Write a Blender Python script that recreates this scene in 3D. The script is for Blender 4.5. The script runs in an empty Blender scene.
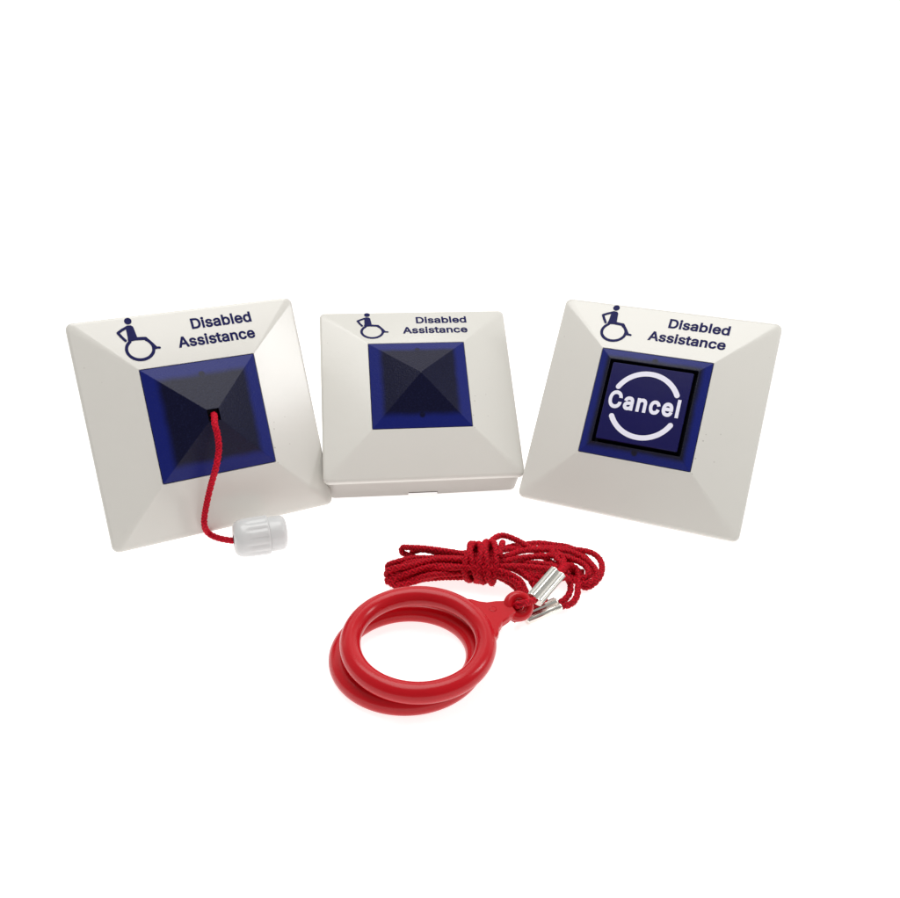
import bpy, bmesh, math, random
from mathutils import Vector, Matrix, noise
from mathutils.geometry import delaunay_2d_cdt
random.seed(4)
PI = math.pi
S = 0.045                      # one working unit (half a call-point lid) in metres
CAM_H, PITCH, FPX = 4.459, math.radians(27.0), 864.08
C = bpy.context.scene.collection

# ------------------------------------------------------------------ helpers
def at(px, py, z=0.0):
    """spot on the table (at height z) seen at photo pixel px, py; working units"""
    x, y = (px - 450) / FPX, -(py - 449) / FPX
    d = Vector((x, math.cos(PITCH) + y * math.sin(PITCH), -math.sin(PITCH) + y * math.cos(PITCH)))
    return Vector((0, 0, CAM_H)) + d * ((z - CAM_H) / d.z)

def empty(name, mat4):
    o = bpy.data.objects.new(name, None); C.objects.link(o)
    m = mat4.copy(); m.translation = m.translation * S
    o.matrix_world = m; o.empty_display_size = 0.01
    return o

def tag(o, label, cat, group=None):
    o['label'] = label; o['category'] = cat
    if group: o['group'] = group
    return o

def obj(name, bm, mats, parent=None, smooth=False, local=False):
    """link bm as one mesh object. Coordinates are in the parent's space (working units)"""
    me = bpy.data.meshes.new(name)
    bmesh.ops.recalc_face_normals(bm, faces=bm.faces[:])
    bmesh.ops.scale(bm, vec=(S, S, S), verts=bm.verts[:])
    bm.to_mesh(me); bm.free()
    for m in (mats if isinstance(mats, (list, tuple)) else [mats]): me.materials.append(m)
    if smooth:
        for p in me.polygons: p.use_smooth = True
    o = bpy.data.objects.new(name, me); C.objects.link(o)
    if parent: o.parent = parent
    return o

def rrect(h, r, z, n=16, hy=None):
    """rounded square loop; n+1 points a corner"""
    hy = hy or h
    out = []
    for cx, cy, a0 in ((1, 1, 0), (-1, 1, 90), (-1, -1, 180), (1, -1, 270)):
        for i in range(n + 1):
            a = math.radians(a0 + 90 * i / n)
            out.append(Vector((cx * (h - r) + r * math.cos(a), cy * (hy - r) + r * math.sin(a), z)))
    return out

def loft(bm, loops, cap0=False, cap1=False, mats=None):
    vs = [[bm.verts.new(p) for p in L] for L in loops]
    n = len(vs[0])
    for k in range(len(vs) - 1):
        for i in range(n):
            j = (i + 1) % n
            try:
                f = bm.faces.new((vs[k][i], vs[k][j], vs[k + 1][j], vs[k + 1][i]))
                if mats: f.material_index = mats[k]
            except ValueError: pass
    if cap0: bm.faces.new(vs[0][::-1])
    if cap1:
        f = bm.faces.new(vs[-1])
        if mats: f.material_index = mats[-1]
    return vs

def catmull(pts, step):
    P = [Vector(p) for p in pts]
    P = [P[0] * 2 - P[1]] + P + [P[-1] * 2 - P[-2]]
    dense = []
    for i in range(1, len(P) - 2):
        p0, p1, p2, p3 = P[i - 1:i + 3]
        for k in range(24):
            t = k / 24
            dense.append(0.5 * ((2 * p1) + (p2 - p0) * t + (2 * p0 - 5 * p1 + 4 * p2 - p3) * t * t + (3 * p1 - p0 - 3 * p2 + p3) * t ** 3))
    dense.append(P[-2].copy())
    out = [dense[0]]; acc = 0; last = dense[0]
    for q in dense[1:]:
        d = (q - last).length
        while acc + d >= step and d > 1e-9:
            t = (step - acc) / d
            last = last.lerp(q, t); out.append(last.copy()); acc = 0; d = (q - last).length
        acc += d; last = q
    out.append(dense[-1])
    return out

def braid(bm, pts, r, step=0.0075, n=16, pitch=0.058, wob=0.0, seed=0, floor=None, fuzz=0.0):
    """a braided round cord: diamond bumps of crossing yarns on a swept tube"""
    lay = bm.verts.layers.float.get('weave') or bm.verts.layers.float.new('weave')
    path = catmull(pts, step)
    if wob:
        path = [p + wob * Vector((noise.noise(Vector((i * step * 2.2, seed, 0))), noise.noise(Vector((i * step * 2.2, seed, 9))), 0.6 * noise.noise(Vector((i * step * 2.2, seed, 17))))) for i, p in enumerate(path)]
    if floor is not None:
        for p in path: p.z = max(p.z, floor)
    t0 = (path[1] - path[0]).normalized()
    nrm = t0.orthogonal().normalized()
    rings = []; weave = []
    for i, p in enumerate(path):
        t = (path[min(i + 1, len(path) - 1)] - path[max(i - 1, 0)])
        if t.length < 1e-9: t = t0
        t = t.normalized()
        nrm = (nrm - t * nrm.dot(t)).normalized(); b = t.cross(nrm)
        s = i * step / pitch * 2 * PI
        L = []
        for k in range(n):
            a = 2 * PI * k / n
            w1 = math.cos(2 * a + s); w2 = math.cos(2 * a - s)
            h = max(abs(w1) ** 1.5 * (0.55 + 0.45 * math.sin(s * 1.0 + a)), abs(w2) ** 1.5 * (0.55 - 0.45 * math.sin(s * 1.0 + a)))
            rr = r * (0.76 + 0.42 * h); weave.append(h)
            L.append(p + (nrm * math.cos(a) + b * math.sin(a)) * rr)
        rings.append(L)
    if fuzz:        # stray fibres standing off the yarns
        rnd = random.Random(int(seed * 10) + 5)
        for i in range(4, len(path) - 4):
            if rnd.random() > fuzz: continue
            u = Vector((rnd.gauss(0, 1), rnd.gauss(0, 1), rnd.gauss(0, 1))).normalized()
            q = path[i] + u * r * .8; L = rnd.uniform(.018, .045); dv = (u * .55 + (path[i + 1] - path[i]).normalized() * rnd.choice((-1, 1))).normalized()
            w_ = dv.cross(u).normalized() * .0022
            e = q + dv * L * .6 + u * .004; g_ = q + dv * L + Vector((rnd.uniform(-.008, .008), rnd.uniform(-.008, .008), rnd.uniform(-.004, .010)))
            a1, a2, b1, b2, c1_ = [bm.verts.new(x) for x in (q - w_, q + w_, e - w_, e + w_, g_)]
            bm.faces.new((a1, a2, b2, b1)); bm.faces.new((b1, b2, c1_))
    lay = bm.verts.layers.float.get('weave') or bm.verts.layers.float.new('weave')
    vs = loft(bm, rings, True, True)
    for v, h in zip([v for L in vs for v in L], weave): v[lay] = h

def torus(bm, c, R, r, n=160, m=28, tilt=Matrix.Identity(3), flat=1.0):
    rings = []
    for i in range(n):
        a = 2 * PI * i / n
        rings.append([c + tilt @ Vector(((R + r * math.cos(2 * PI * k / m)) * math.cos(a), (R + r * math.cos(2 * PI * k / m)) * math.sin(a), flat * r * math.sin(2 * PI * k / m))) for k in range(m)])
    vs = [[bm.verts.new(p) for p in L] for L in rings]
    for i in range(n):
        A, B = vs[i], vs[(i + 1) % n]
        for k in range(m): bm.faces.new((A[k], A[(k + 1) % m], B[(k + 1) % m], B[k]))

# ------------------------------------------------------------------ materials
def mat(name):
    m = bpy.data.materials.new(name); m.use_nodes = True
    nt = m.node_tree; b = nt.nodes['Principled BSDF']
    return m, nt, b

def N(nt, t, **k):
    n = nt.nodes.new(t)
    for a, v in k.items(): setattr(n, a, v)
    return n

def plastic(name, col, rough, bump=0.0, scale=900, mottle=0.0, mscale=60, spec=0.5, coat=0.0, sss=0.0, col2=None, specks=0.0):
    m, nt, b = mat(name)
    tc = N(nt, 'ShaderNodeTexCoord')
    b.inputs['Base Color'].default_value = (*col, 1)
    b.inputs['Roughness'].default_value = rough
    b.inputs['Specular IOR Level'].default_value = spec
    b.inputs['Coat Weight'].default_value = coat
    b.inputs['Coat Roughness'].default_value = 0.12
    if sss:
        b.inputs['Subsurface Weight'].default_value = sss
        b.inputs['Subsurface Radius'].default_value = (1, .9, .8)
        b.inputs['Subsurface Scale'].default_value = 0.002
    if mottle or col2:
        n = N(nt, 'ShaderNodeTexNoise'); n.inputs['Scale'].default_value = mscale; n.inputs['Detail'].default_value = 5
        r = N(nt, 'ShaderNodeMix', data_type='RGBA')
        r.inputs[6].default_value = (*col, 1)
        r.inputs[7].default_value = (*(col2 or [c * (1 - mottle) for c in col]), 1)
        nt.links.new(tc.outputs['Object'], n.inputs['Vector']); nt.links.new(n.outputs['Fac'], r.inputs[0])
        nt.links.new(r.outputs[2], b.inputs['Base Color'])
        rr = N(nt, 'ShaderNodeMapRange'); rr.inputs['To Min'].default_value = rough * 0.8; rr.inputs['To Max'].default_value = rough * 1.25
        nt.links.new(n.outputs['Fac'], rr.inputs['Value']); nt.links.new(rr.outputs['Result'], b.inputs['Roughness'])
    if specks:      # a few dust specks and scuffs
        vo = N(nt, 'ShaderNodeTexVoronoi'); vo.inputs['Scale'].default_value = 260; vo.inputs['Randomness'].default_value = 1
        nz = N(nt, 'ShaderNodeTexNoise'); nz.inputs['Scale'].default_value = 55
        for q in (vo, nz): nt.links.new(tc.outputs['Object'], q.inputs['Vector'])
        m1 = N(nt, 'ShaderNodeMapRange'); m1.inputs['From Min'].default_value = .05; m1.inputs['From Max'].default_value = .11; m1.inputs['To Min'].default_value = 1; m1.inputs['To Max'].default_value = 0
        m2 = N(nt, 'ShaderNodeMapRange'); m2.inputs['From Min'].default_value = .60; m2.inputs['From Max'].default_value = .66
        nt.links.new(vo.outputs['Distance'], m1.inputs['Value']); nt.links.new(nz.outputs['Fac'], m2.inputs['Value'])
        mm = N(nt, 'ShaderNodeMath', operation='MULTIPLY'); nt.links.new(m1.outputs[0], mm.inputs[0]); nt.links.new(m2.outputs[0], mm.inputs[1])
        m3 = N(nt, 'ShaderNodeMath', operation='MULTIPLY'); m3.inputs[1].default_value = specks; nt.links.new(mm.outputs[0], m3.inputs[0])
        mx = N(nt, 'ShaderNodeMix', data_type='RGBA'); mx.inputs[7].default_value = (.22, .19, .16, 1)
        nt.links.new(r.outputs[2], mx.inputs[6]); nt.links.new(m3.outputs[0], mx.inputs[0]); nt.links.new(mx.outputs[2], b.inputs['Base Color'])
    if bump:
        n2 = N(nt, 'ShaderNodeTexNoise'); n2.inputs['Scale'].default_value = scale; n2.inputs['Detail'].default_value = 3
        bp = N(nt, 'ShaderNodeBump'); bp.inputs['Strength'].default_value = bump; bp.inputs['Distance'].default_value = 0.0003
        nt.links.new(tc.outputs['Object'], n2.inputs['Vector']); nt.links.new(n2.outputs['Fac'], bp.inputs['Height'])
        nt.links.new(bp.outputs['Normal'], b.inputs['Normal'])
    return m

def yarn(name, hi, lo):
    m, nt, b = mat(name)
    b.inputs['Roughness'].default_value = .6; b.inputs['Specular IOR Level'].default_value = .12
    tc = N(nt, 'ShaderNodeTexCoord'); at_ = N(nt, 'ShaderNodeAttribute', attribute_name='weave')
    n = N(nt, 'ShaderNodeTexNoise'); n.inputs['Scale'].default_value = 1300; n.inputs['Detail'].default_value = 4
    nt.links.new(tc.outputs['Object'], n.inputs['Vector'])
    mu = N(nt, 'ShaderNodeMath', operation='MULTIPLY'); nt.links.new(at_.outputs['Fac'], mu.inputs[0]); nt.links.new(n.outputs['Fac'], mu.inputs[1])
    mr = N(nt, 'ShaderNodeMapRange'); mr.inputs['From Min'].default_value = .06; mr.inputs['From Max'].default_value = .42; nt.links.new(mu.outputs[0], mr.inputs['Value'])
    mx = N(nt, 'ShaderNodeMix', data_type='RGBA'); mx.inputs[6].default_value = (*lo, 1); mx.inputs[7].default_value = (*hi, 1)  # lo darkens the crevices between yarns: crease shade put into the colour
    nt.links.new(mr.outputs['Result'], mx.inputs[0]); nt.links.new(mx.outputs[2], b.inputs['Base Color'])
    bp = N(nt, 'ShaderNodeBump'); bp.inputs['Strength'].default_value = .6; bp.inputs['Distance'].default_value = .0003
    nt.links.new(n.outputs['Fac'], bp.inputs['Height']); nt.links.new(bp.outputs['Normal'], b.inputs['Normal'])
    return m

M = {}
M['lid'] = plastic('white_gloss_plastic', (.695, .685, .640), .17, bump=.06, scale=500, mottle=.035, mscale=45, specks=.5)
M['box'] = plastic('cream_box_plastic', (.45, .425, .395), .4, bump=.1, scale=700, mottle=.04)
M['shade'] = plastic('painted_slot_shade', (.12, .10, .09), .6)  # dark colour standing in for shade at the cable slot
M['prop'] = plastic('matt_white_block', (.75, .75, .74), .7)
M['ink'] = plastic('navy_print_ink', (.006, .007, .085), .5, spec=.12, mottle=.3, mscale=400)
M['cap'] = plastic('indigo_button_plastic', (.007, .006, .082), .25, spec=.2, bump=.04, scale=600, mottle=.2, mscale=80)
M['cap_side'] = plastic('black_button_side', (.003, .003, .010), .35, spec=.12)
M['print_white'] = plastic('white_print', (.80, .80, .92), .4)
M['hole'] = plastic('black_hole', (.003, .003, .010), .5)
M['ring'] = plastic('red_ring_plastic', (.57, .0045, .012), .21, mottle=.15, mscale=70, spec=.32)
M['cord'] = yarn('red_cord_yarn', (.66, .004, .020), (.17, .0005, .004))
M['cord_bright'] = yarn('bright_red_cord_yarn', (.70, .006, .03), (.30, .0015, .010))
M['plug'] = plastic('white_connector_plastic', (.66, .67, .67), .22, bump=.04, scale=500, mottle=.03)

m, nt, b = mat('bright_steel'); M['steel'] = m
b.inputs['Base Color'].default_value = (.74, .73, .68, 1); b.inputs['Metallic'].default_value = 1; b.inputs['Roughness'].default_value = .22
tc = N(nt, 'ShaderNodeTexCoord'); nn = N(nt, 'ShaderNodeTexNoise'); nn.inputs['Scale'].default_value = 300
bp = N(nt, 'ShaderNodeBump'); bp.inputs['Strength'].default_value = .04; bp.inputs['Distance'].default_value = .0001
nt.links.new(tc.outputs['Object'], nn.inputs['Vector']); nt.links.new(nn.outputs['Fac'], bp.inputs['Height']); nt.links.new(bp.outputs['Normal'], b.inputs['Normal'])

def lens_material(name, dark_half, edge, dark=(.002, .0025, .021), bright=(.006, .012, .145), rough=.34):
    """blue tinted lens over a dark square mechanism; seen clear blue round the rim"""
    m, nt, b = mat(name)
    tc = N(nt, 'ShaderNodeTexCoord'); sp = N(nt, 'ShaderNodeSeparateXYZ'); nt.links.new(tc.outputs['Object'], sp.inputs[0])
    def mth(op, a, bb=None):
        n = N(nt, 'ShaderNodeMath', operation=op)
        for i, v in enumerate((a, bb)):
            if v is None: continue
            if isinstance(v, (int, float)): n.inputs[i].default_value = v
            else: nt.links.new(v, n.inputs[i])
        return n.outputs[0]
    ax = mth('ABSOLUTE', sp.outputs[0]); ay = mth('ABSOLUTE', sp.outputs[1])
    nz = N(nt, 'ShaderNodeTexNoise'); nz.inputs['Scale'].default_value = 120; nt.links.new(tc.outputs['Object'], nz.inputs['Vector'])
    mx = mth('MAXIMUM', ax, ay)
    mx = mth('ADD', mx, mth('MULTIPLY', mth('SUBTRACT', nz.outputs['Fac'], .5), .03 * S))
    mr = N(nt, 'ShaderNodeMapRange', interpolation_type='SMOOTHSTEP'); nt.links.new(mx, mr.inputs['Value'])
    mr.inputs['From Min'].default_value = (dark_half - edge) * S; mr.inputs['From Max'].default_value = (dark_half + edge) * S
    # little catches of the mechanism at the middle of the top and bottom sides
    dy = mth('SUBTRACT', ay, (dark_half + .002) * S)
    d = mth('SQRT', mth('ADD', mth('MULTIPLY', ax, ax), mth('MULTIPLY', dy, dy)))
    mr2 = N(nt, 'ShaderNodeMapRange', interpolation_type='SMOOTHSTEP'); nt.links.new(d, mr2.inputs['Value'])
    mr2.inputs['From Min'].default_value = .018 * S; mr2.inputs['From Max'].default_value = .036 * S
    fac = mth('MULTIPLY', mr.outputs[0], mr2.outputs[0])
    mix = N(nt, 'ShaderNodeMix', data_type='RGBA'); mix.inputs[6].default_value = (*dark, 1); mix.inputs[7].default_value = (*bright, 1)
    nt.links.new(fac, mix.inputs[0])
    sg = N(nt, 'ShaderNodeTexNoise'); sg.inputs['Scale'].default_value = 1800; sg.inputs['Detail'].default_value = 1; nt.links.new(tc.outputs['Object'], sg.inputs['Vector'])
    sr = N(nt, 'ShaderNodeMapRange'); sr.inputs['From Min'].default_value = .50; sr.inputs['From Max'].default_value = .75; sr.inputs['To Max'].default_value = .15; nt.links.new(sg.outputs['Fac'], sr.inputs['Value'])
    mg = N(nt, 'ShaderNodeMix', data_type='RGBA'); mg.inputs[7].default_value = (.030, .042, .13, 1)
    nt.links.new(mix.outputs[2], mg.inputs[6]); nt.links.new(sr.outputs['Result'], mg.inputs[0]); nt.links.new(mg.outputs[2], b.inputs['Base Color'])
    b.inputs['Roughness'].default_value = rough; b.inputs['Specular IOR Level'].default_value = .2
    # fine sandy grain
    n2 = N(nt, 'ShaderNodeTexNoise'); n2.inputs['Scale'].default_value = 1500; n2.inputs['Detail'].default_value = 2
    bp = N(nt, 'ShaderNodeBump'); bp.inputs['Strength'].default_value = .35; bp.inputs['Distance'].default_value = .0003
    nt.links.new(tc.outputs['Object'], n2.inputs['Vector']); nt.links.new(n2.outputs['Fac'], bp.inputs['Height']); nt.links.new(bp.outputs['Normal'], b.inputs['Normal'])
    return m
M['lens'] = lens_material('blue_lens', .382, .038)
M['frame'] = lens_material('blue_bezel', .432, .028, dark=(.006, .006, .018))

m, nt, b = mat('seamless_white'); M['ground'] = m
b.inputs['Base Color'].default_value = (.62, .62, .62, 1); b.inputs['Roughness'].default_value = .6
b.inputs['Specular IOR Level'].default_value = .2
b.inputs['Emission Color'].default_value = (1, .965, .95, 1); b.inputs['Emission Strength'].default_value = .86   # added glow: lifts the sheet to white and washes out shadows

# ------------------------------------------------------------------ call points
A, H1, H2, TB = .5, .1398, .3786, .449
def lid_bm():
    bm = bmesh.new()
    def slope(h): return H1 * (1 - h) / (1 - A)
    L = [rrect(.955, .06, -.060), rrect(.994, .058, -.060), rrect(1.0, .060, -.055), rrect(1.0, .060, -.02), rrect(.9975, .058, -.010), rrect(.991, .055, -.002),
         rrect(.978, .060, slope(.978)), rrect(.75, .030, slope(.75)), rrect(.52, .008, slope(.52)), rrect(.508, .006, slope(.508)), rrect(.504, .006, slope(.504) - .006), rrect(.504, .006, .05)]
    loft(bm, L, cap0=True)
    return bm

GLYPHS = {"D":[502,[[60,509,60,0,96,0,125,0,219,0,249,1,277,5,303,11,328,20,351,31,371,44,390,60,406,77,421,97,433,119,443,142,451,168,457,195,460,224,462,255,460,286,457,315,451,342,444,367,433,391,421,413,407,432,391,450,373,465,353,478,331,489,307,498,281,504,254,507,225,509,125,509,93,509],[261,61,239,58,215,57,125,57,125,452,221,452,244,451,265,448,285,443,303,437,320,428,335,418,348,406,360,392,370,377,379,361,386,342,392,323,396,302,398,279,399,255,398,231,396,209,392,187,386,168,379,149,370,132,360,117,347,103,333,91,318,81,301,72,282,66]]],"i":[167,[[41,483,42,477,43,471,46,465,54,455,59,450,65,447,71,445,77,443,84,443,91,443,97,445,103,447,109,450,114,455,118,460,122,465,124,471,126,477,126,490,124,496,122,502,118,507,114,512,109,516,103,519,97,522,91,523,84,524,77,523,71,522,65,519,59,516,54,512,49,507,43,496,42,490],[53,379,53,0,114,0,114,379]]],"s":[365,[[62,38,70,29,79,21,89,15,100,9,112,3,125,-1,138,-4,152,-6,167,-8,182,-8,199,-8,216,-6,231,-3,246,1,260,6,273,13,284,20,295,28,304,37,312,47,319,58,324,69,328,81,330,93,331,107,330,122,327,136,322,149,315,161,306,171,295,181,282,190,267,197,249,204,229,209,172,223,159,226,149,230,139,234,131,238,124,243,118,249,114,255,111,262,109,269,109,277,109,286,112,295,117,303,123,310,131,317,140,322,151,327,162,330,174,332,187,333,201,332,214,330,225,326,234,322,243,316,250,309,256,301,261,294,265,286,268,277,324,290,320,301,316,311,311,321,305,330,299,339,292,347,283,355,274,361,265,367,254,372,242,377,230,380,216,383,202,384,187,384,171,384,156,382,142,379,128,375,115,370,103,364,92,357,82,350,73,341,65,332,58,321,53,310,50,299,48,287,47,274,48,258,51,244,56,231,63,219,72,208,83,198,97,190,112,182,130,175,149,170,212,155,223,152,232,149,241,145,248,141,254,136,259,130,263,124,266,118,267,110,268,103,267,94,264,85,260,77,253,69,244,62,234,56,223,51,210,48,196,46,181,45,168,46,156,48,144,51,134,55,124,60,116,67,108,75,102,84,98,95,94,107,36,94,39,81,43,69,48,58,54,47]]],"a":[389,[[48,45,55,35,63,26,73,18,83,11,94,5,106,0,119,-4,132,-6,146,-8,160,-9,172,-8,184,-7,195,-5,206,-2,215,1,224,5,232,9,239,14,246,19,252,25,257,30,262,36,266,41,270,47,277,52,277,0,337,0,337,251,336,268,334,283,331,297,327,309,322,320,316,330,310,339,302,347,294,354,286,360,277,366,268,370,258,374,249,377,239,379,229,381,220,383,211,384,202,384,194,384,182,384,169,383,157,381,145,379,133,375,121,371,110,366,99,360,88,354,79,346,69,337,61,328,53,317,47,304,41,291,100,274,105,285,109,290,113,296,118,301,123,306,128,310,135,315,142,319,149,322,157,325,166,328,175,329,185,330,196,331,206,330,215,329,224,328,232,325,240,322,247,318,253,314,258,309,263,303,267,297,270,290,272,282,274,274,275,266,276,257,275,249,272,241,265,235,255,231,249,229,242,228,234,227,178,220,168,218,157,217,146,215,136,213,125,211,115,208,105,205,95,202,86,198,78,193,69,188,62,182,55,176,49,169,43,161,39,152,35,143,32,132,31,120,30,108,31,93,33,80,37,67,41,55],[102,72,98,78,95,84,93,90,92,97,92,105,92,113,94,121,96,128,99,134,103,139,108,144,114,148,120,152,127,156,134,159,142,161,150,163,158,165,167,167,175,168,200,171,231,176,259,182,268,185,274,188,276,138,275,129,274,119,271,111,268,102,263,93,258,85,252,78,245,71,237,64,228,59,218,54,207,50,196,48,184,46,170,45,161,46,153,47,145,48,137,50,130,52,123,55,117,59,111,63,106,67]]],"b":[424,[[53,0,112,0,112,59,121,54,125,49,129,43,133,37,138,31,143,25,149,19,156,14,164,9,172,4,182,-1,192,-4,204,-6,216,-8,229,-8,248,-7,266,-4,282,1,298,7,313,16,327,27,340,39,351,52,361,68,370,84,377,103,383,122,387,143,389,165,390,189,389,212,387,234,383,255,377,274,370,293,361,309,351,325,339,338,327,350,313,361,298,369,282,376,265,381,248,383,229,384,215,384,203,383,191,380,181,377,171,373,163,368,155,363,149,357,143,352,137,346,133,340,129,334,125,329,121,324,114,319,114,509,53,509],[113,173,113,189,113,206,115,221,117,236,121,250,125,263,130,275,137,286,144,296,152,304,161,312,171,318,182,323,194,327,207,329,220,330,234,329,247,327,259,323,270,318,280,311,289,303,297,294,304,284,311,273,316,261,320,248,324,234,326,220,328,205,328,189,328,174,326,158,324,144,320,130,316,117,310,104,304,93,297,83,289,74,279,66,269,59,258,54,247,50,234,48,220,47,207,47,194,50,183,53,172,58,162,65,152,73,144,82,137,92,131,103,125,115,121,128,117,142,115,157]]],"l":[181,[[60,0,121,0,121,522,60,522]]],"e":[404,[[35,164,38,143,42,122,48,103,56,85,65,68,76,53,88,39,102,27,117,16,133,8,151,1,170,-4,191,-7,212,-8,227,-8,242,-6,256,-4,270,0,283,4,295,10,306,16,316,23,326,31,335,39,343,48,350,58,356,68,361,79,365,91,306,105,303,98,299,91,295,84,290,78,285,73,280,68,274,63,268,59,261,56,254,53,246,50,238,48,230,47,221,46,212,46,199,47,186,49,173,52,162,56,151,61,141,68,132,76,124,85,117,95,110,106,105,118,101,132,98,146,97,161,97,169,371,169,371,194,371,214,369,233,366,250,362,267,357,282,351,296,344,309,337,321,328,331,319,341,309,349,299,357,289,364,277,369,266,374,254,378,242,381,230,383,218,384,205,384,185,383,166,380,148,375,131,368,115,359,100,349,87,336,75,322,64,307,55,290,48,271,42,252,38,231,35,210,34,187],[96,223,98,235,101,247,104,259,109,270,115,280,121,290,129,298,137,306,146,313,156,319,167,324,179,327,192,329,205,330,218,329,231,328,242,324,253,320,263,314,271,307,279,299,286,290,292,280,298,269,302,257,305,244,308,231,309,221]]],"d":[424,[[47,103,55,84,63,68,74,52,85,39,98,27,111,16,126,7,142,1,159,-4,177,-7,195,-8,209,-8,221,-6,233,-4,243,-1,252,4,261,9,268,14,275,19,281,25,287,31,292,37,296,43,300,49,304,54,313,59,313,0,372,0,372,509,311,509,311,319,303,324,296,334,292,340,287,346,282,352,276,357,269,363,261,368,253,373,244,377,233,380,222,383,209,384,196,384,177,383,159,381,143,376,127,369,112,361,98,350,85,338,74,325,64,309,55,293,47,274,42,255,37,234,35,212,34,189,35,165,37,143,42,122],[109,117,104,130,101,144,98,158,97,174,96,189,97,205,98,220,101,234,104,248,108,261,114,273,120,284,127,294,135,303,145,311,155,318,166,323,178,327,191,329,205,330,218,329,231,327,242,323,253,318,263,312,273,304,281,296,288,286,294,275,300,263,304,250,307,236,310,221,311,206,312,189,311,173,310,157,307,142,304,128,299,115,294,103,288,92,280,82,272,73,263,65,253,58,242,53,230,50,218,47,205,47,191,48,178,50,166,54,155,59,145,66,136,74,128,83,120,93,114,104]]],"A":[480,[[16,0,85,0,135,142,344,142,395,0,463,0,276,509,201,509],[213,371,218,389,225,408,231,430,238,453,264,372,287,302,324,199,155,199,191,302]]],"t":[227,[[82,32,92,21,104,12,117,5,133,0,150,-3,168,-4,192,-3,201,-1,209,1,202,54,185,51,170,50,161,50,153,52,146,54,136,61,132,66,130,73,128,80,126,88,126,98,126,327,204,327,204,379,126,379,126,471,65,471,65,379,6,379,6,327,65,327,65,93,66,75,69,59,75,45]]],"n":[410,[[53,0,114,0,114,227,114,240,116,252,118,263,122,273,126,283,132,291,138,299,145,306,152,312,161,317,170,322,179,325,189,327,199,329,210,329,225,328,239,325,252,320,263,313,273,304,281,294,288,281,292,268,295,252,296,235,296,0,357,0,357,240,356,259,354,276,351,293,347,307,341,321,333,333,325,344,316,353,306,362,295,369,283,374,270,379,257,382,242,384,227,384,211,384,195,381,180,376,165,370,152,362,140,352,129,339,119,324,112,311,112,379,53,379]]],"c":[396,[[65,68,76,53,88,39,102,27,117,16,133,8,150,1,168,-4,187,-7,207,-8,218,-8,229,-7,240,-5,251,-3,261,-1,271,3,280,6,289,11,298,16,306,21,314,27,322,34,329,41,335,48,341,56,347,65,352,73,356,83,360,92,363,102,304,117,302,111,300,105,298,99,292,89,288,83,280,74,271,66,266,62,260,59,249,54,243,52,236,50,229,48,222,47,215,47,207,46,193,47,179,50,167,53,155,59,145,66,136,74,127,83,120,94,114,105,108,117,104,131,101,144,98,158,97,173,96,187,97,203,98,217,101,231,104,245,108,258,114,271,120,282,127,292,136,302,145,310,155,317,167,323,179,327,193,329,207,330,215,330,222,329,229,328,236,327,242,325,248,323,254,320,260,317,270,311,275,307,283,299,287,294,294,284,299,273,303,262,362,277,358,287,355,296,350,305,345,314,340,322,334,330,327,337,320,344,313,350,305,356,297,361,288,366,279,370,270,374,260,377,250,380,240,382,229,383,218,384,207,384,187,383,168,380,150,376,133,369,117,360,102,349,88,337,76,323,65,308,56,291,48,273,42,253,38,233,35,211,34,187,35,165,38,143,42,123,48,103,56,85]]],"C":[510,[[40,254,41,223,45,193,51,166,59,140,70,115,82,93,97,73,113,55,131,39,150,25,171,13,194,5,217,-2,242,-6,267,-7,283,-6,298,-5,312,-3,327,0,341,5,354,10,367,15,379,22,391,30,402,38,413,47,423,57,432,67,440,79,448,91,455,103,461,117,466,131,470,145,473,160,408,160,406,150,403,141,399,131,394,123,389,114,384,107,378,99,372,93,365,86,357,81,350,75,341,71,333,67,324,63,315,60,306,57,297,55,287,54,277,53,267,53,249,54,232,57,215,61,199,68,184,76,170,87,157,98,145,112,134,127,125,145,117,163,111,184,107,206,104,229,103,254,104,279,107,303,111,325,117,345,125,364,134,381,145,396,156,410,169,422,184,432,199,441,215,447,231,452,249,455,267,456,277,456,287,455,297,453,306,451,315,449,324,446,333,442,341,438,350,434,357,428,365,423,372,416,378,409,384,402,389,395,394,386,399,378,403,368,406,359,408,348,473,348,470,364,466,378,461,392,455,406,448,418,440,430,432,442,423,452,413,462,402,471,391,479,379,487,367,494,354,499,340,504,326,508,312,511,298,514,283,515,267,516,242,514,217,510,194,504,171,495,150,484,131,470,113,454,97,436,82,415,70,393,59,369,51,343,45,315,41,285]]]}
def winding(loops, x, y):
    w = 0
    for L in loops:
        for i in range(len(L)):
            a, b = L[i - 1], L[i]; cr = (b.x - a.x) * (y - a.y) - (x - a.x) * (b.y - a.y)
            if a.y <= y < b.y and cr > 0: w += 1
            elif b.y <= y < a.y and cr < 0: w -= 1
    return w

def fill_outline(bm, loops):
    """triangles inside outlines that may cross themselves"""
    V, E = [], []
    for L in loops:
        b = len(V); V += L; E += [(b + i, b + (i + 1) % len(L)) for i in range(len(L))]
    r = delaunay_2d_cdt(V, E, [], 0, 1e-6); v, f = r[0], r[2]
    bv = {}
    for t in f:
        cx = sum(v[i].x for i in t) / len(t); cy = sum(v[i].y for i in t) / len(t)
        if winding(loops, cx, cy) > 0:
            for i in t:
                if i not in bv: bv[i] = bm.verts.new((v[i].x, v[i].y, 0))
            bm.faces.new([bv[i] for i in t])

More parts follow.
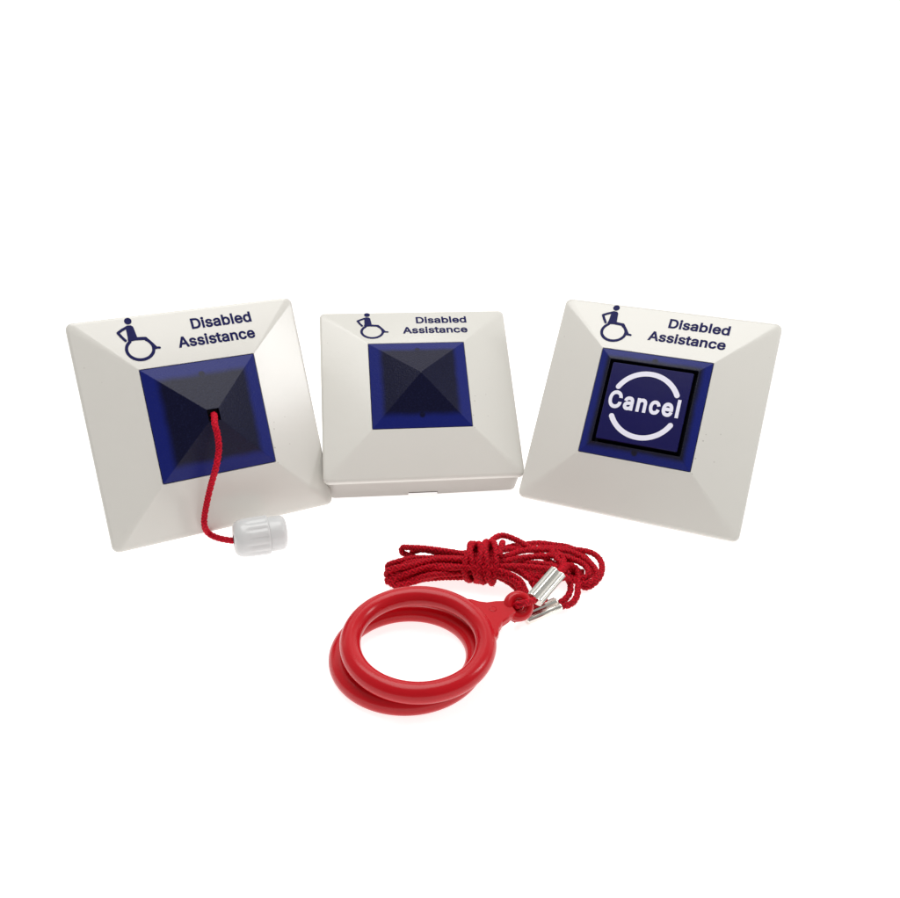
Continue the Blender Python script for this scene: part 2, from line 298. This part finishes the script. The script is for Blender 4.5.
def printing(txt, x0, x1, y0, bold, parent, matl, z_of, height=None, name='lettering', space=0):
    """letters from outlines, made bolder by moving each outline outwards; height = height of the capitals"""
    bm = bmesh.new(); pen = 0
    for ch in txt:
        adv, loops = GLYPHS[ch]; LL = []
        for lp in loops:
            P = [Vector(((lp[2 * k] + pen) / 1000, lp[2 * k + 1] / 1000)) for k in range(len(lp) // 2)]
            Q = []
            for k in range(len(P)):
                e0 = (P[k] - P[k - 1]).normalized(); e1 = (P[(k + 1) % len(P)] - P[k]).normalized()
                n0 = Vector((e0.y, -e0.x)); n1 = Vector((e1.y, -e1.x)); m = n0 + n1
                m = m.normalized() / max(.5, m.normalized().dot(n0)) if m.length > 1e-4 else n0
                Q.append(P[k] + m * bold)
            LL.append(Q)
        fill_outline(bm, LL); pen += adv + space
    xs = [v.co.x for v in bm.verts]; mn, mxx = min(xs), max(xs)
    for v in bm.verts:
        x = x0 + (v.co.x - mn) / (mxx - mn) * (x1 - x0); y = y0 + v.co.y / .51 * height
        v.co = (x, y, z_of(x, y))
    return obj(name, bm, matl, parent)

def zf(x, y): return H1 * (1 - y) / (1 - A) + .0022
def poly(bm, pts, zz):
    bm.faces.new([bm.verts.new((x, y, zz(x, y))) for x, y in pts])
def stroke(bm, pts, w, zz):
    """constant-width line with round ends through pts"""
    P = [Vector((*p, 0)) for p in pts]; l, r = [], []
    for i, p in enumerate(P):
        d = (P[min(i + 1, len(P) - 1)] - P[max(i - 1, 0)]).normalized(); q = Vector((-d.y, d.x, 0)) * w / 2
        l.append(p + q); r.append(p - q)
    vl = [bm.verts.new((p.x, p.y, zz(p.x, p.y))) for p in l]; vr = [bm.verts.new((p.x, p.y, zz(p.x, p.y))) for p in r]
    for i in range(len(P) - 1): bm.faces.new((vl[i], vl[i + 1], vr[i + 1], vr[i]))
    for e, s in ((0, -1), (-1, 1)):
        d = (P[1] - P[0]).normalized() if e == 0 else (P[-1] - P[-2]).normalized()
        a0 = math.atan2(d.y, d.x)
        base = a0 + (PI / 2 if e == 0 else -PI / 2)
        poly(bm, [(P[e].x + w / 2 * math.cos(base + PI * k / 10), P[e].y + w / 2 * math.sin(base + PI * k / 10)) for k in range(11)], zz)

def symbol_bm():
    bm = bmesh.new()
    def z(d): return lambda x, y: zf(x, y) + d
    # wheel: an oval ring open where the seat crosses it
    n = 44; cx, cy, rx, ry, w = -.450, .688, .112, .097, .027
    pts = []
    for i in range(n + 1):
        a = math.radians(128 + (412 - 128) * i / n); pts.append((cx + rx * math.cos(a), cy + ry * math.sin(a)))
    stroke(bm, pts, w, z(0))
    # thigh, calf and foot
    stroke(bm, [(-.515, .782), (-.47, .786), (-.385, .778)], .030, z(.0004))
    stroke(bm, [(-.382, .776), (-.345, .725), (-.318, .682)], .027, z(.0008))
    stroke(bm, [(-.322, .684), (-.288, .678)], .020, z(.0012))
    # trunk
    poly(bm, [(-.525, .905), (-.510, .916), (-.478, .913), (-.462, .898), (-.450, .800), (-.462, .776), (-.535, .778), (-.528, .80)], z(.0016))
    # arm back to the wheel
    stroke(bm, [(-.515, .900), (-.560, .880), (-.598, .858)], .023, z(.0020))
    stroke(bm, [(-.598, .858), (-.575, .815), (-.552, .780)], .023, z(.0024))
    # head
    poly(bm, [(-.494 + .031 * math.cos(2 * PI * k / 28), .955 + .031 * math.sin(2 * PI * k / 28)) for k in range(28)], z(.0008))
    return bm

def box_bm(tb):
    bm = bmesh.new()
    h = .980
    loft(bm, [rrect(h - .012, .085, -tb, 8), rrect(h, .09, -tb + .02, 8), rrect(h, .09, -.075, 8), rrect(h - .012, .085, -.068, 8), rrect(h - .012, .085, -.04, 8)], True, True)
    return bm

def notch(o, tb):
    cut = bmesh.new(); bmesh.ops.create_cube(cut, size=1)
    for v in cut.verts: v.co = (v.co.x * .30, -.980 + v.co.y * .20, -tb + v.co.z * .17)
    co = obj('tmp_cut', cut, M['box']); co.matrix_world = o.matrix_world
    co.parent = o.parent
    md = o.modifiers.new('n', 'BOOLEAN'); md.operation = 'DIFFERENCE'; md.object = co; md.solver = 'EXACT'
    bpy.context.view_layer.update()
    me = bpy.data.meshes.new_from_object(o.evaluated_get(bpy.context.evaluated_depsgraph_get()))
    o.modifiers.clear(); o.data = me; bpy.data.objects.remove(co)

def call_point(T, R, kind, label, k=1.0):
    # k sets the call point a little further off and lower, so that its edge rests on the table
    m4 = Matrix(R).to_4x4() @ Matrix.Scale(k, 4); m4.translation = Vector((0, 0, CAM_H)) + (Vector(T) - Vector((0, 0, CAM_H))) * k
    t = empty('assistance_call_point', m4)
    tag(t, label, 'call point', 'disabled assistance call points')
    lid = obj('lid', lid_bm(), M['lid'], t)
    printing('Disabled', .026, .572, .812, .025, lid, M['ink'], zf, .092, space=8)
    printing('Assistance', -.127, .566, .655, .025, lid, M['ink'], zf, .092, space=8)
    obj('wheelchair_symbol', symbol_bm(), M['ink'], lid)
    tb = TB if kind == 'lamp' else .225
    bx_ = obj('back_box', box_bm(tb), M['box'], t)
    if kind == 'lamp':
        notch(bx_, tb)
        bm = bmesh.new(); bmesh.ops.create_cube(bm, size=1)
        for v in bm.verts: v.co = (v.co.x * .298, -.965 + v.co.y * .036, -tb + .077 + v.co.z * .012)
        obj('cable_slot_shade', bm, M['shade'], bx_)  # dark strip added as the shadow line along the slot top
    # stand that holds the call point leaning back, behind the box
    bm = bmesh.new(); inv = m4.inverted()
    x0, x1, ya, yb = -.45, .45, -.15, .6
    top = [Vector((x, y, -tb + .01)) for x, y in ((x0, ya), (x1, ya), (x1, yb), (x0, yb))]
    bot = []
    for p in top:
        w = m4 @ p; w.z = .0; bot.append(inv @ w)
    loft(bm, [top, bot], True, True)
    obj('back_prop', bm, M['prop'], t)
    if kind == 'lamp':
        bm = bmesh.new(); loft(bm, [rrect(.499, .003, .05, 2), rrect(.499, .003, H1 - .002, 2), rrect(.496, .003, H1 + .002, 2), rrect(.006, .001, H2 - .003, 2)], False, True)
        obj('lens', bm, M['lens'], t)
    if kind == 'pull':
        hz = H1 + (H2 - H1) * (.5 - .055) / .5
        bm = bmesh.new(); loft(bm, [rrect(.499, .003, .05, 2), rrect(.499, .003, H1 - .002, 2), rrect(.496, .003, H1 + .002, 2), rrect(.056, .004, hz - .001, 2), rrect(.052, .004, hz, 2), rrect(.052, .004, hz - .10, 2)])
        ln = obj('lens', bm, M['lens'], t)
        bm = bmesh.new(); loft(bm, [rrect(.060, .004, hz - .03, 2), rrect(.049, .004, hz - .03, 2), rrect(.049, .004, hz - .14, 2)], False, True)
        for v in bm.verts: pass
        bm.free()
        bm = bmesh.new(); bmesh.ops.create_grid(bm, x_segments=1, y_segments=1, size=.0515)
        for v in bm.verts: v.co.z = hz - .085
        obj('cord_hole', bm, M['hole'], ln)
    if kind == 'cancel':
        top = .185
        bm = bmesh.new(); loft(bm, [rrect(.499, .003, .05, 2), rrect(.499, .003, H1 - .002, 2), rrect(.496, .003, H1 + .002, 2), rrect(.404, .004, top - .002, 2), rrect(.401, .004, top, 2), rrect(.397, .008, top, 2), rrect(.395, .008, .06, 2)])
        obj('bezel', bm, M['frame'], t)
        bm = bmesh.new(); loft(bm, [rrect(.394, .008, .07, 2), rrect(.1, .008, .07, 2)], False, True)
        obj('button_well', bm, M['cap_side'], t)
        bz = .200
        bm = bmesh.new(); loft(bm, [rrect(.366, .012, .071, 6), rrect(.366, .012, bz - .03, 6), rrect(.362, .012, bz - .004, 6), rrect(.357, .012, bz, 6)], False, True, mats=[1, 1, 0, 0])
        bt = obj('cancel_button', bm, [M['cap'], M['cap_side']], t)
        zb = lambda x, y: bz + .0015
        printing('Cancel', -.326, .308, -.056, .030, bt, M['print_white'], zb, .148, space=66)
        for a0, a1 in ((28, 152), (208, 332)):
            bm = bmesh.new()
            stroke(bm, [(.297 * math.cos(math.radians(a0 + (a1 - a0) * k / 40)) - .003, .297 * math.sin(math.radians(a0 + (a1 - a0) * k / 40))) for k in range(41)], .047, zb)
            obj('printed_arc', bm, M['print_white'], bt)
        # worn specks of print after the last letter
        bm = bmesh.new()
        for x, y, s in ((.322, .055, .010), (.330, .030, .008), (.320, .005, .010), (.333, -.02, .008), (.322, -.045, .009)):
            poly(bm, [(x - s, y - s * .6), (x + s, y - s * .2), (x + s * .3, y + s * .8)], zb)
        obj('print_specks', bm, M['ink'], bt)
    return t, m4

P_PULL = ([-2.1926, 7.0652, 1.1658], [[0.88112, -0.19858, 0.42918], [0.47211, 0.42147, -0.77426], [-0.02713, 0.88483, 0.46511]])
P_LAMP = ([-0.3243, 8.2497, 0.9291], [[0.99208, -0.08509, 0.09244], [0.12341, 0.79796, -0.58994], [-0.02356, 0.59668, 0.80214]])
P_CANC = ([1.7953, 7.1769, 1.1802], [[0.9136, 0.25329, -0.3181], [-0.4066, 0.57768, -0.70779], [0.00449, 0.77597, 0.63076]])
K_PULL, K_CANC = 1.045, 1.06
t_pull, m_pull = call_point(*P_PULL, 'pull', 'square white call point with a red cord coming out of its blue pyramid lens', K_PULL)
t_lamp, m_lamp = call_point(*P_LAMP, 'lamp', 'square white call point with a plain pointed blue lens, standing between the other two')
t_canc, m_canc = call_point(*P_CANC, 'cancel', 'square white call point with a blue Cancel push button', K_CANC)

# ------------------------------------------------------------------ short cord and its white connector
ap = m_pull @ Vector((0, 0, .27)); ap1 = m_pull @ Vector((0, -.005, .36)); 
def at_y(px, py, y):
    """spot seen at photo pixel px, py at distance y in front of the camera foot"""
    x, v = (px - 450) / FPX, -(py - 449) / FPX
    d = Vector((x, math.cos(PITCH) + v * math.sin(PITCH), -math.sin(PITCH) + v * math.cos(PITCH)))
    return Vector((0, 0, CAM_H)) + d * (y / d.y)
pts = [ap, ap1, at_y(214.8, 424, 6.95), at_y(217.6, 435, 6.90), at_y(218.8, 450, 6.86), at_y(216, 467, 6.775), at_y(211, 485, 6.805), at_y(207, 502, 6.79), at_y(204.4, 517, 6.775),
       at_y(204.8, 527, 6.76), at(209, 533.5, .09), at(218, 538, .09), at(232, 540.5, .12), at(246, 540, .15)]
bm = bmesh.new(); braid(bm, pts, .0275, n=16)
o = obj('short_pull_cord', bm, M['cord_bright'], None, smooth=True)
tag(o, 'short red braided cord hanging out of the blue lens down to the white connector', 'cord')

def connector():
    a, b_ = at(233.5, 539.5, .178), at(288, 531.5, .160)
    ax = (b_ - a); Lg = ax.length; ax.normalize()
    X = ax; Z = Vector((0, 0, 1)); Y = Z.cross(X).normalized(); Z = X.cross(Y)
    m4 = Matrix((X, Y, Z)).transposed().to_4x4(); m4.translation = a
    t = empty('cord_connector', m4)
    tag(t, 'small white two-piece plastic cord connector lying at the foot of the left call point', 'connector')
    n = 72
    def ring(x, r, flute=0.0):
        out = []
        for i in range(n):
            k = 2 * PI * i / n
            rr = r * 1.09 * (1 - flute * (0.5 + 0.5 * math.cos(k * 14)) ** 3)
            out.append(Vector((x, rr * math.cos(k), rr * math.sin(k))))
        return out
    bm = bmesh.new()
    prof = [(.02, .028), (.0, .065), (.0, .085), (.006, .112), (.022, .135), (.045, .150), (.07, .157), (.10, .160)]
    L = [ring(x, r) for x, r in prof] + [ring(.12, .161, .03), ring(.16, .162, .065), ring(.28, .164, .065), ring(.30, .164, .03), ring(.308, .163), ring(.314, .158), ring(.314, .128)]
    loft(bm, L, True, True); o1 = obj('cap', bm, M['plug'], t, smooth=True)
    bm = bmesh.new(); loft(bm, [ring(.018, .034), ring(-.002, .034), ring(-.002, .026)], True, True); obj('cord_opening', bm, M['hole'], o1)
    bm = bmesh.new()
    L = [ring(.305, .140), ring(.325, .146), ring(.40, .147, .015), ring(.43, .146, .015), ring(.445, .140), ring(.462, .126), ring(.474, .106), ring(.480, .075), ring(.480, .05)]
    loft(bm, L, True, True); obj('socket', bm, M['plug'], t, smooth=True)
    for o_ in (o1,):
        pass
connector()

# ------------------------------------------------------------------ red pull rings
def euler_tilt(nx, ny, spin=0):
    n = Vector((nx, ny, 1)).normalized(); u = Vector((0, 1, 0)).cross(n).normalized(); v = n.cross(u)
    return Matrix((u, v, n)).transposed() @ Matrix.Rotation(spin, 3, 'Z')

def pull_ring(c, R, r, tilt, ang, label, loop_turn, ext=.32):
    m4 = tilt.to_4x4(); m4.translation = c
    t = empty('pull_ring', m4); tag(t, label, 'pull ring', 'red plastic pull rings stacked together')
    bm = bmesh.new(); torus(bm, Vector((0, 0, 0)), R, r, m=32)
    obj('hoop', bm, M['ring'], t, smooth=True)
    # flat tapered tab that joins the hoop to its eyelet, with a moulded disc on it
    d = Vector((math.cos(ang), math.sin(ang), 0)); s = Vector((-d.y, d.x, 0))
    bm = bmesh.new(); rows = []
    prof = [(R + .0, .26), (R + .06, .215), (R + .10, .165), (R + .15, .125), (R + .22, .105), (R + ext - .06, .085), (R + ext - .02, .07)]
    for x, w in prof:
        th = .034
        L = [d * x + s * q * w + Vector((0, 0, zz * th)) for q, zz in ((-1, -.6), (-1, .6), (-.93, 1), (0, 1.0), (.93, 1), (1, .6), (1, -.6), (.93, -1), (-.93, -1))]
        rows.append(L)
    loft(bm, rows, True, True)
    tab = obj('tab', bm, M['ring'], t)
    bm = bmesh.new()
    cc = d * (R + .155) + s * .03
    n = 28
    loft(bm, [[cc + Vector((q * math.cos(2 * PI * k / n), q * math.sin(2 * PI * k / n), zz)) for k in range(n)] for q, zz in ((.030, .030), (.030, .037), (.026, .0385), (.023, .036), (.0, .036))], False, False)
    obj('moulding_mark', bm, M['ring'], tab)
    # eyelet ring, turned on edge
    Rm = Matrix((d, s, Vector((0, 0, 1)))).transposed() @ Matrix.Rotation(loop_turn[0], 3, 'X') @ Matrix.Rotation(loop_turn[1], 3, 'Y')
    bm = bmesh.new(); torus(bm, d * (R + ext + .05), .080, .042, n=56, m=16, tilt=Rm, flat=1.25)
    obj('eyelet', bm, M['ring'], tab, smooth=True)
    return t

c1 = at(407.8, 654.8, .08)
pull_ring(c1, .520, .080, euler_tilt(.0, -.01), math.radians(35), 'red plastic pull ring lying flat underneath the other red ring', (math.radians(10), 0), ext=.20)
c2 = at(418.3, 641.2, .265)
pull_ring(c2, .505, .078, euler_tilt(.03, -.08), math.radians(28), 'glossy red plastic pull ring resting on top of the other red ring', (math.radians(35), math.radians(-10)))

# ------------------------------------------------------------------ bundled red cord
t = empty('bundled_pull_cord', Matrix.Translation(at(490, 570, 0)))
tag(t, 'long red braided cord folded into a bundle and wrapped round its middle', 'cord')
tinv = -at(490, 570, 0)
r = .0262
def W(lst): return [at(x, y, z) + tinv for x, y, z in lst]
bm = bmesh.new(); k = 0
strands = [
 # left half: folded ends of the bundle, running into the wrap
 [(494, 556, .23), (480, 556, .23), (452, 551.5, .23), (430, 550, .20), (414, 549, .17), (404, 548, .14), (402, 552, .10), (408, 555, .07), (425, 559, .08), (450, 563, .12), (494, 566, .16)],
 [(494, 560, .25), (480, 560, .25), (455, 557, .25), (432, 556, .22), (416, 557, .18), (400, 562, .15), (390, 566, .10), (389, 571, .06), (396, 573, .05), (420, 570, .08), (450, 568, .14), (494, 568, .15)],
 [(494, 563, .26), (480, 563, .24), (456, 561, .26), (430, 562, .22), (408, 566, .19), (393, 569, .16), (387.5, 574, .10), (391, 579, .06), (404, 578, .05), (430, 575, .08), (455, 572, .10), (494, 571, .12)],
 [(494, 568, .26), (480, 568, .26), (456, 567, .24), (430, 570, .18), (410, 575, .12), (396, 580, .08), (391, 583, .05), (398, 585, .04), (420, 582, .05), (448, 577, .08), (494, 574, .10)],
 [(494, 553, .21), (480, 553, .21), (455, 554, .20), (434, 553, .15), (418, 552.5, .11), (410, 556, .06), (418, 560, .04), (440, 562, .05), (494, 566, .08)],
 [(494, 565, .22), (480, 565, .22), (458, 564, .22), (436, 566, .19), (414, 571, .15), (398, 575, .11), (389, 578, .06), (395, 582, .04), (415, 579, .10), (440, 573, .16), (494, 570, .20)],
 [(494, 570, .18), (480, 570, .18), (455, 572, .16), (432, 576, .12), (412, 581, .09), (400, 584, .06), (396, 585, .03)],
 [(494, 559, .14), (480, 559, .14), (450, 560, .12), (425, 563, .08), (405, 568, .05), (394, 571, .03)],
 [(494, 561, .22), (480, 561, .22), (458, 559, .24), (438, 558.5, .22), (420, 561, .20), (406, 564, .16), (398, 567, .12), (394, 570, .08), (402, 575, .05), (425, 573, .06), (455, 569, .10), (494, 567, .14)],
 [(494, 568, .22), (480, 568, .22), (455, 570, .20), (432, 573, .16), (414, 577, .10), (402, 581, .07), (393, 579, .05), (388, 575, .04)],
 [(494, 555, .17), (480, 555, .17), (458, 555, .16), (440, 557, .12), (424, 558, .09), (412, 561, .06), (402, 562, .03)],
 # right half: loops running to the far right and back
 [(474, 555, 0.24), (486, 555, 0.25), (500, 551, .22), (520, 548, .16), (545, 546, .12), (568, 547, .10), (586, 553, .10), (598, 563, .10), (601, 575, .10), (595, 584, .08), (586, 588, .05), (578, 584, .05), (570, 574, .05), (560, 568, .06)],
 [(474, 556, 0.24), (486, 556, 0.25), (487, 545, .28), (492, 538.5, .24), (500, 537, .20), (512, 541, .18), (528, 548, .17), (546, 558, .16), (560, 566, .14), (572, 570, .12), (584, 573, .08)],
 [(474, 560, 0.24), (486, 560, 0.25), (500, 556, .27), (520, 552, .22), (545, 552, .18), (568, 552, .16), (584, 558, .16), (594, 567, .15), (596, 577, .12), (588, 583, .10), (577, 581, .10), (566, 574, .10), (550, 570, .08), (520, 566, .06), (486, 565, .06)],
 [(474, 562, 0.24), (486, 562, 0.25), (502, 561, .28), (522, 558, .22), (542, 557, .20), (562, 556, .19), (578, 561, .19), (588, 568, .17), (590, 576, .14), (582, 580, .10), (566, 577, .06), (545, 572, .05), (515, 569, .04), (486, 569, .05)],
 [(474, 565, 0.24), (486, 565, 0.25), (505, 567, .26), (525, 569, .22), (545, 570, .20), (560, 567, .20), (566, 560, .20), (562, 552, .20), (556, 549, .17)],
 [(474, 552, 0.24), (486, 552, 0.24), (505, 546, .16), (525, 543, .11), (540, 542, .08), (556, 545, .05), (572, 549, .05), (590, 560, .05), (594, 572, .04), (584, 578, .04)],
 [(474, 558, 0.22), (486, 558, 0.22), (505, 559, .20), (527, 562, .18), (545, 564, .17), (560, 568, .17), (568, 575, .16)],
 [(474, 561, 0.2), (486, 561, 0.2), (506, 566, .18), (522, 572, .16), (540, 575, .13), (552, 573, .12), (565, 566, .12), (576, 557, .12), (566, 550, .10)],
 # strands dropping to the eyelets in front
 [(484, 566, .26), (500, 569, .25), (512, 574, .21), (521, 581, .17), (525, 590, .12), (527, 598, .09), (531, 604, .08)],
 [(484, 569, .22), (498, 573, .20), (508, 578, .17), (516, 586, .13), (521, 594, .10), (526, 601, .07), (533, 607, .06)],
 [(484, 571, .16), (497, 577, .14), (508, 584, .11), (516, 590, .08), (520, 597, .05), (526, 605, .04)],
 [(486, 563, .24), (506, 567, .22), (522, 573, .20), (532, 580, .14), (537, 588, .10), (545, 594, .06)],
 [(474, 566, .22), (486, 566, .23), (500, 571, .22), (512, 577, .19), (519, 584, .16), (524, 592, .12), (530, 599, .10), (537, 605, .08)],
 [(474, 563, .20), (486, 563, .2), (503, 566, .22), (518, 571, .20), (529, 577, .17), (540, 580, .12), (552, 577, .10), (563, 573, .08)],
 # the two loops that leave the clips
 [(558, 577, .23), (563, 572, .22), (570, 568, .18), (578, 571, .13), (581, 579, .10), (579, 588, .08), (577, 596, .07), (571, 603, .06), (562, 606, .07), (552, 607, .08)],
 [(560, 579, .22), (565, 577, .19), (569, 582, .13), (570, 590, .09), (567, 598, .07), (560, 604, .07), (550, 606, .08)],
 [(556, 575, .23), (560, 568, .22), (560, 562, .22), (555, 556, .22), (552, 549, .20)],
]
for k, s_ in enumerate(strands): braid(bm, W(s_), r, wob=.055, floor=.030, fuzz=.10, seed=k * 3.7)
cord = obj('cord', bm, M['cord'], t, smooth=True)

# turns wrapped round the middle of the bundle
bm = bmesh.new()
cA, cB = at(472, 562, .19) + tinv, at(498, 563, .20) + tinv
axx = (cB - cA).normalized(); up = Vector((0, 0, 1)); sd = up.cross(axx).normalized()
for g0, g1, turns, rx, rz in ((-.10, .62, 4.6, .180, .146), (.40, 1.05, 3.3, .198, .162)):
    pts = []
    for i in range(int(turns * 16) + 1):
        q = i / (turns * 16); a = q * turns * 2 * PI + .4 + .25 * math.sin(q * 9)
        c = cA.lerp(cB, g0 + (g1 - g0) * q)
        pts.append(c + sd * rx * math.cos(a) + up * max(rz * math.sin(a), -.12) + axx * .032 * math.sin(a * 1.3 + 1))
    braid(bm, pts, r, wob=.014, seed=60 + g0, fuzz=.06)
obj('wrapping', bm, M['cord'], t, smooth=True)

# cord through the eyelets
bm = bmesh.new()
braid(bm, W([(543, 592, .27), (536, 599, .27), (528, 602.5, .33), (520, 604, .345), (515.5, 606.5, .28), (518, 610, .20), (527, 608.5, .16), (537, 604, .17), (546, 598, .20)]), r, seed=80)
braid(bm, W([(536, 612, .06), (528, 614, .05), (520, 618, .05), (514, 619, .08), (512, 614, .12)]), r, seed=84)
obj('eyelet_loop', bm, M['cord'], t, smooth=True)

def crimp(p0, p1, w, r_, name, up_hint):
    """two-barrel folded metal clip between p0 and p1"""
    d = (p1 - p0); L = d.length; d.normalize(); s = up_hint.cross(d).normalized(); u = d.cross(s)
    prof = []; a_ = w * .54; n = 30
    for i in range(n + 1):
        x = 2 * a_ * math.cos(PI * i / n); e = 1 - ((abs(x) - a_) / a_) ** 2
        prof.append((x, r_ * max(.70, math.sqrt(max(0, e)))))
    for i in range(n + 1):
        x = -2 * a_ * math.cos(PI * i / n); prof.append((x, -r_ * .6 * math.sqrt(max(0.05, 1 - (x / (2 * a_)) ** 2))))
    bm = bmesh.new()
    rows = []
    for q, k in ((0, .78), (0.0, 1.0), (.01, 1.02), (.03, 1.0), (.5, 1.0), (.97, 1.0), (.99, 1.02), (1.0, 1.0), (1.0, .78)):
        rows.append([p0 + d * L * q + s * x * (1 if k > .9 else .9) + u * y * k for x, y in prof])
    loft(bm, rows, True, True)
    return obj(name, bm, M['steel'], t)
crimp(at(534, 600.5, .27) + tinv, at(557.5, 573.5, .31) + tinv, .064, .046, 'crimp_clip', Vector((.25, -.35, 1)).normalized())
crimp(at(524, 619, .09) + tinv, at(558, 605, .11) + tinv, .060, .040, 'crimp_clip', Vector((.1, -.1, 1)).normalized())

# ------------------------------------------------------------------ ground: one seamless sheet that sweeps up far behind
bm = bmesh.new(); prof = [(-14, 0), (30, 0)]
for i in range(1, 17):
    a = PI / 2 * i / 16; prof.append((30 + 14 * math.sin(a), 14 - 14 * math.cos(a)))
prof.append((44, 40))
rows = [[Vector((x, y, z)) for x in (-60, -20, 0, 20, 60)] for y, z in prof]
vs = [[bm.verts.new(p) for p in L] for L in rows]
for i in range(len(vs) - 1):
    for k in range(4): bm.faces.new((vs[i][k], vs[i][k + 1], vs[i + 1][k + 1], vs[i + 1][k]))
g = obj('ground', bm, M['ground'], smooth=True); g['kind'] = 'structure'

# ------------------------------------------------------------------ light
sc = bpy.context.scene
w = bpy.data.worlds.new('World'); sc.world = w; w.use_nodes = True
bg = w.node_tree.nodes['Background']; bg.inputs[0].default_value = (1, .99, .975, 1); bg.inputs[1].default_value = 1.0

wt = w.node_tree; wc = wt.nodes.new('ShaderNodeTexCoord'); ws = wt.nodes.new('ShaderNodeSeparateXYZ'); wr = wt.nodes.new('ShaderNodeValToRGB'); wm_ = wt.nodes.new('ShaderNodeMapRange')
wm_.inputs['From Min'].default_value = -1; wm_.inputs['From Max'].default_value = 1
wr.color_ramp.elements[0].position = .12; wr.color_ramp.elements[0].color = (.25, .24, .235, 1)
wr.color_ramp.elements[1].position = .85; wr.color_ramp.elements[1].color = (.52, .52, .51, 1)
wt.links.new(wc.outputs['Generated'], ws.inputs[0]); wt.links.new(ws.outputs[1], wm_.inputs['Value']); wt.links.new(wm_.outputs[0], wr.inputs[0]); wt.links.new(wr.outputs[0], bg.inputs[0])

def softbox(name, loc, target, size, watt, col=(1, 1, 1), sy=None):
    ld = bpy.data.lights.new(name, 'AREA'); ld.shape = 'RECTANGLE'; ld.size = size * S; ld.size_y = (sy or size) * S
    ld.energy = watt; ld.color = col
    o = bpy.data.objects.new(name, ld); C.objects.link(o)
    o.location = Vector(loc) * S; o.rotation_euler = (Vector(target) - Vector(loc)).to_track_quat('-Z', 'Y').to_euler()
    return o
softbox('overhead_softbox', (-.8, 8.0, 12), (0, 6.8, .4), 9, 2.08, (1, .99, .97))
softbox('right_softbox', (8.6, 6.3, 6.3), (-1, 7.2, 1.6), 2.2, .42, sy=3.0)

# ------------------------------------------------------------------ camera
cd = bpy.data.cameras.new('camera'); cd.sensor_width = 36; cd.lens = FPX / 900 * 36; cd.clip_start = .01; cd.clip_end = 50
cam = bpy.data.objects.new('camera', cd); C.objects.link(cam)
cam.location = (0, 0, CAM_H * S); cam.rotation_euler = (PI / 2 - PITCH, 0, 0)
sc.camera = cam
sc.view_settings.view_transform = 'Standard'; sc.view_settings.look = 'None'; sc.view_settings.exposure = 0
sc.cycles.max_bounces = 8; sc.cycles.use_denoising = True
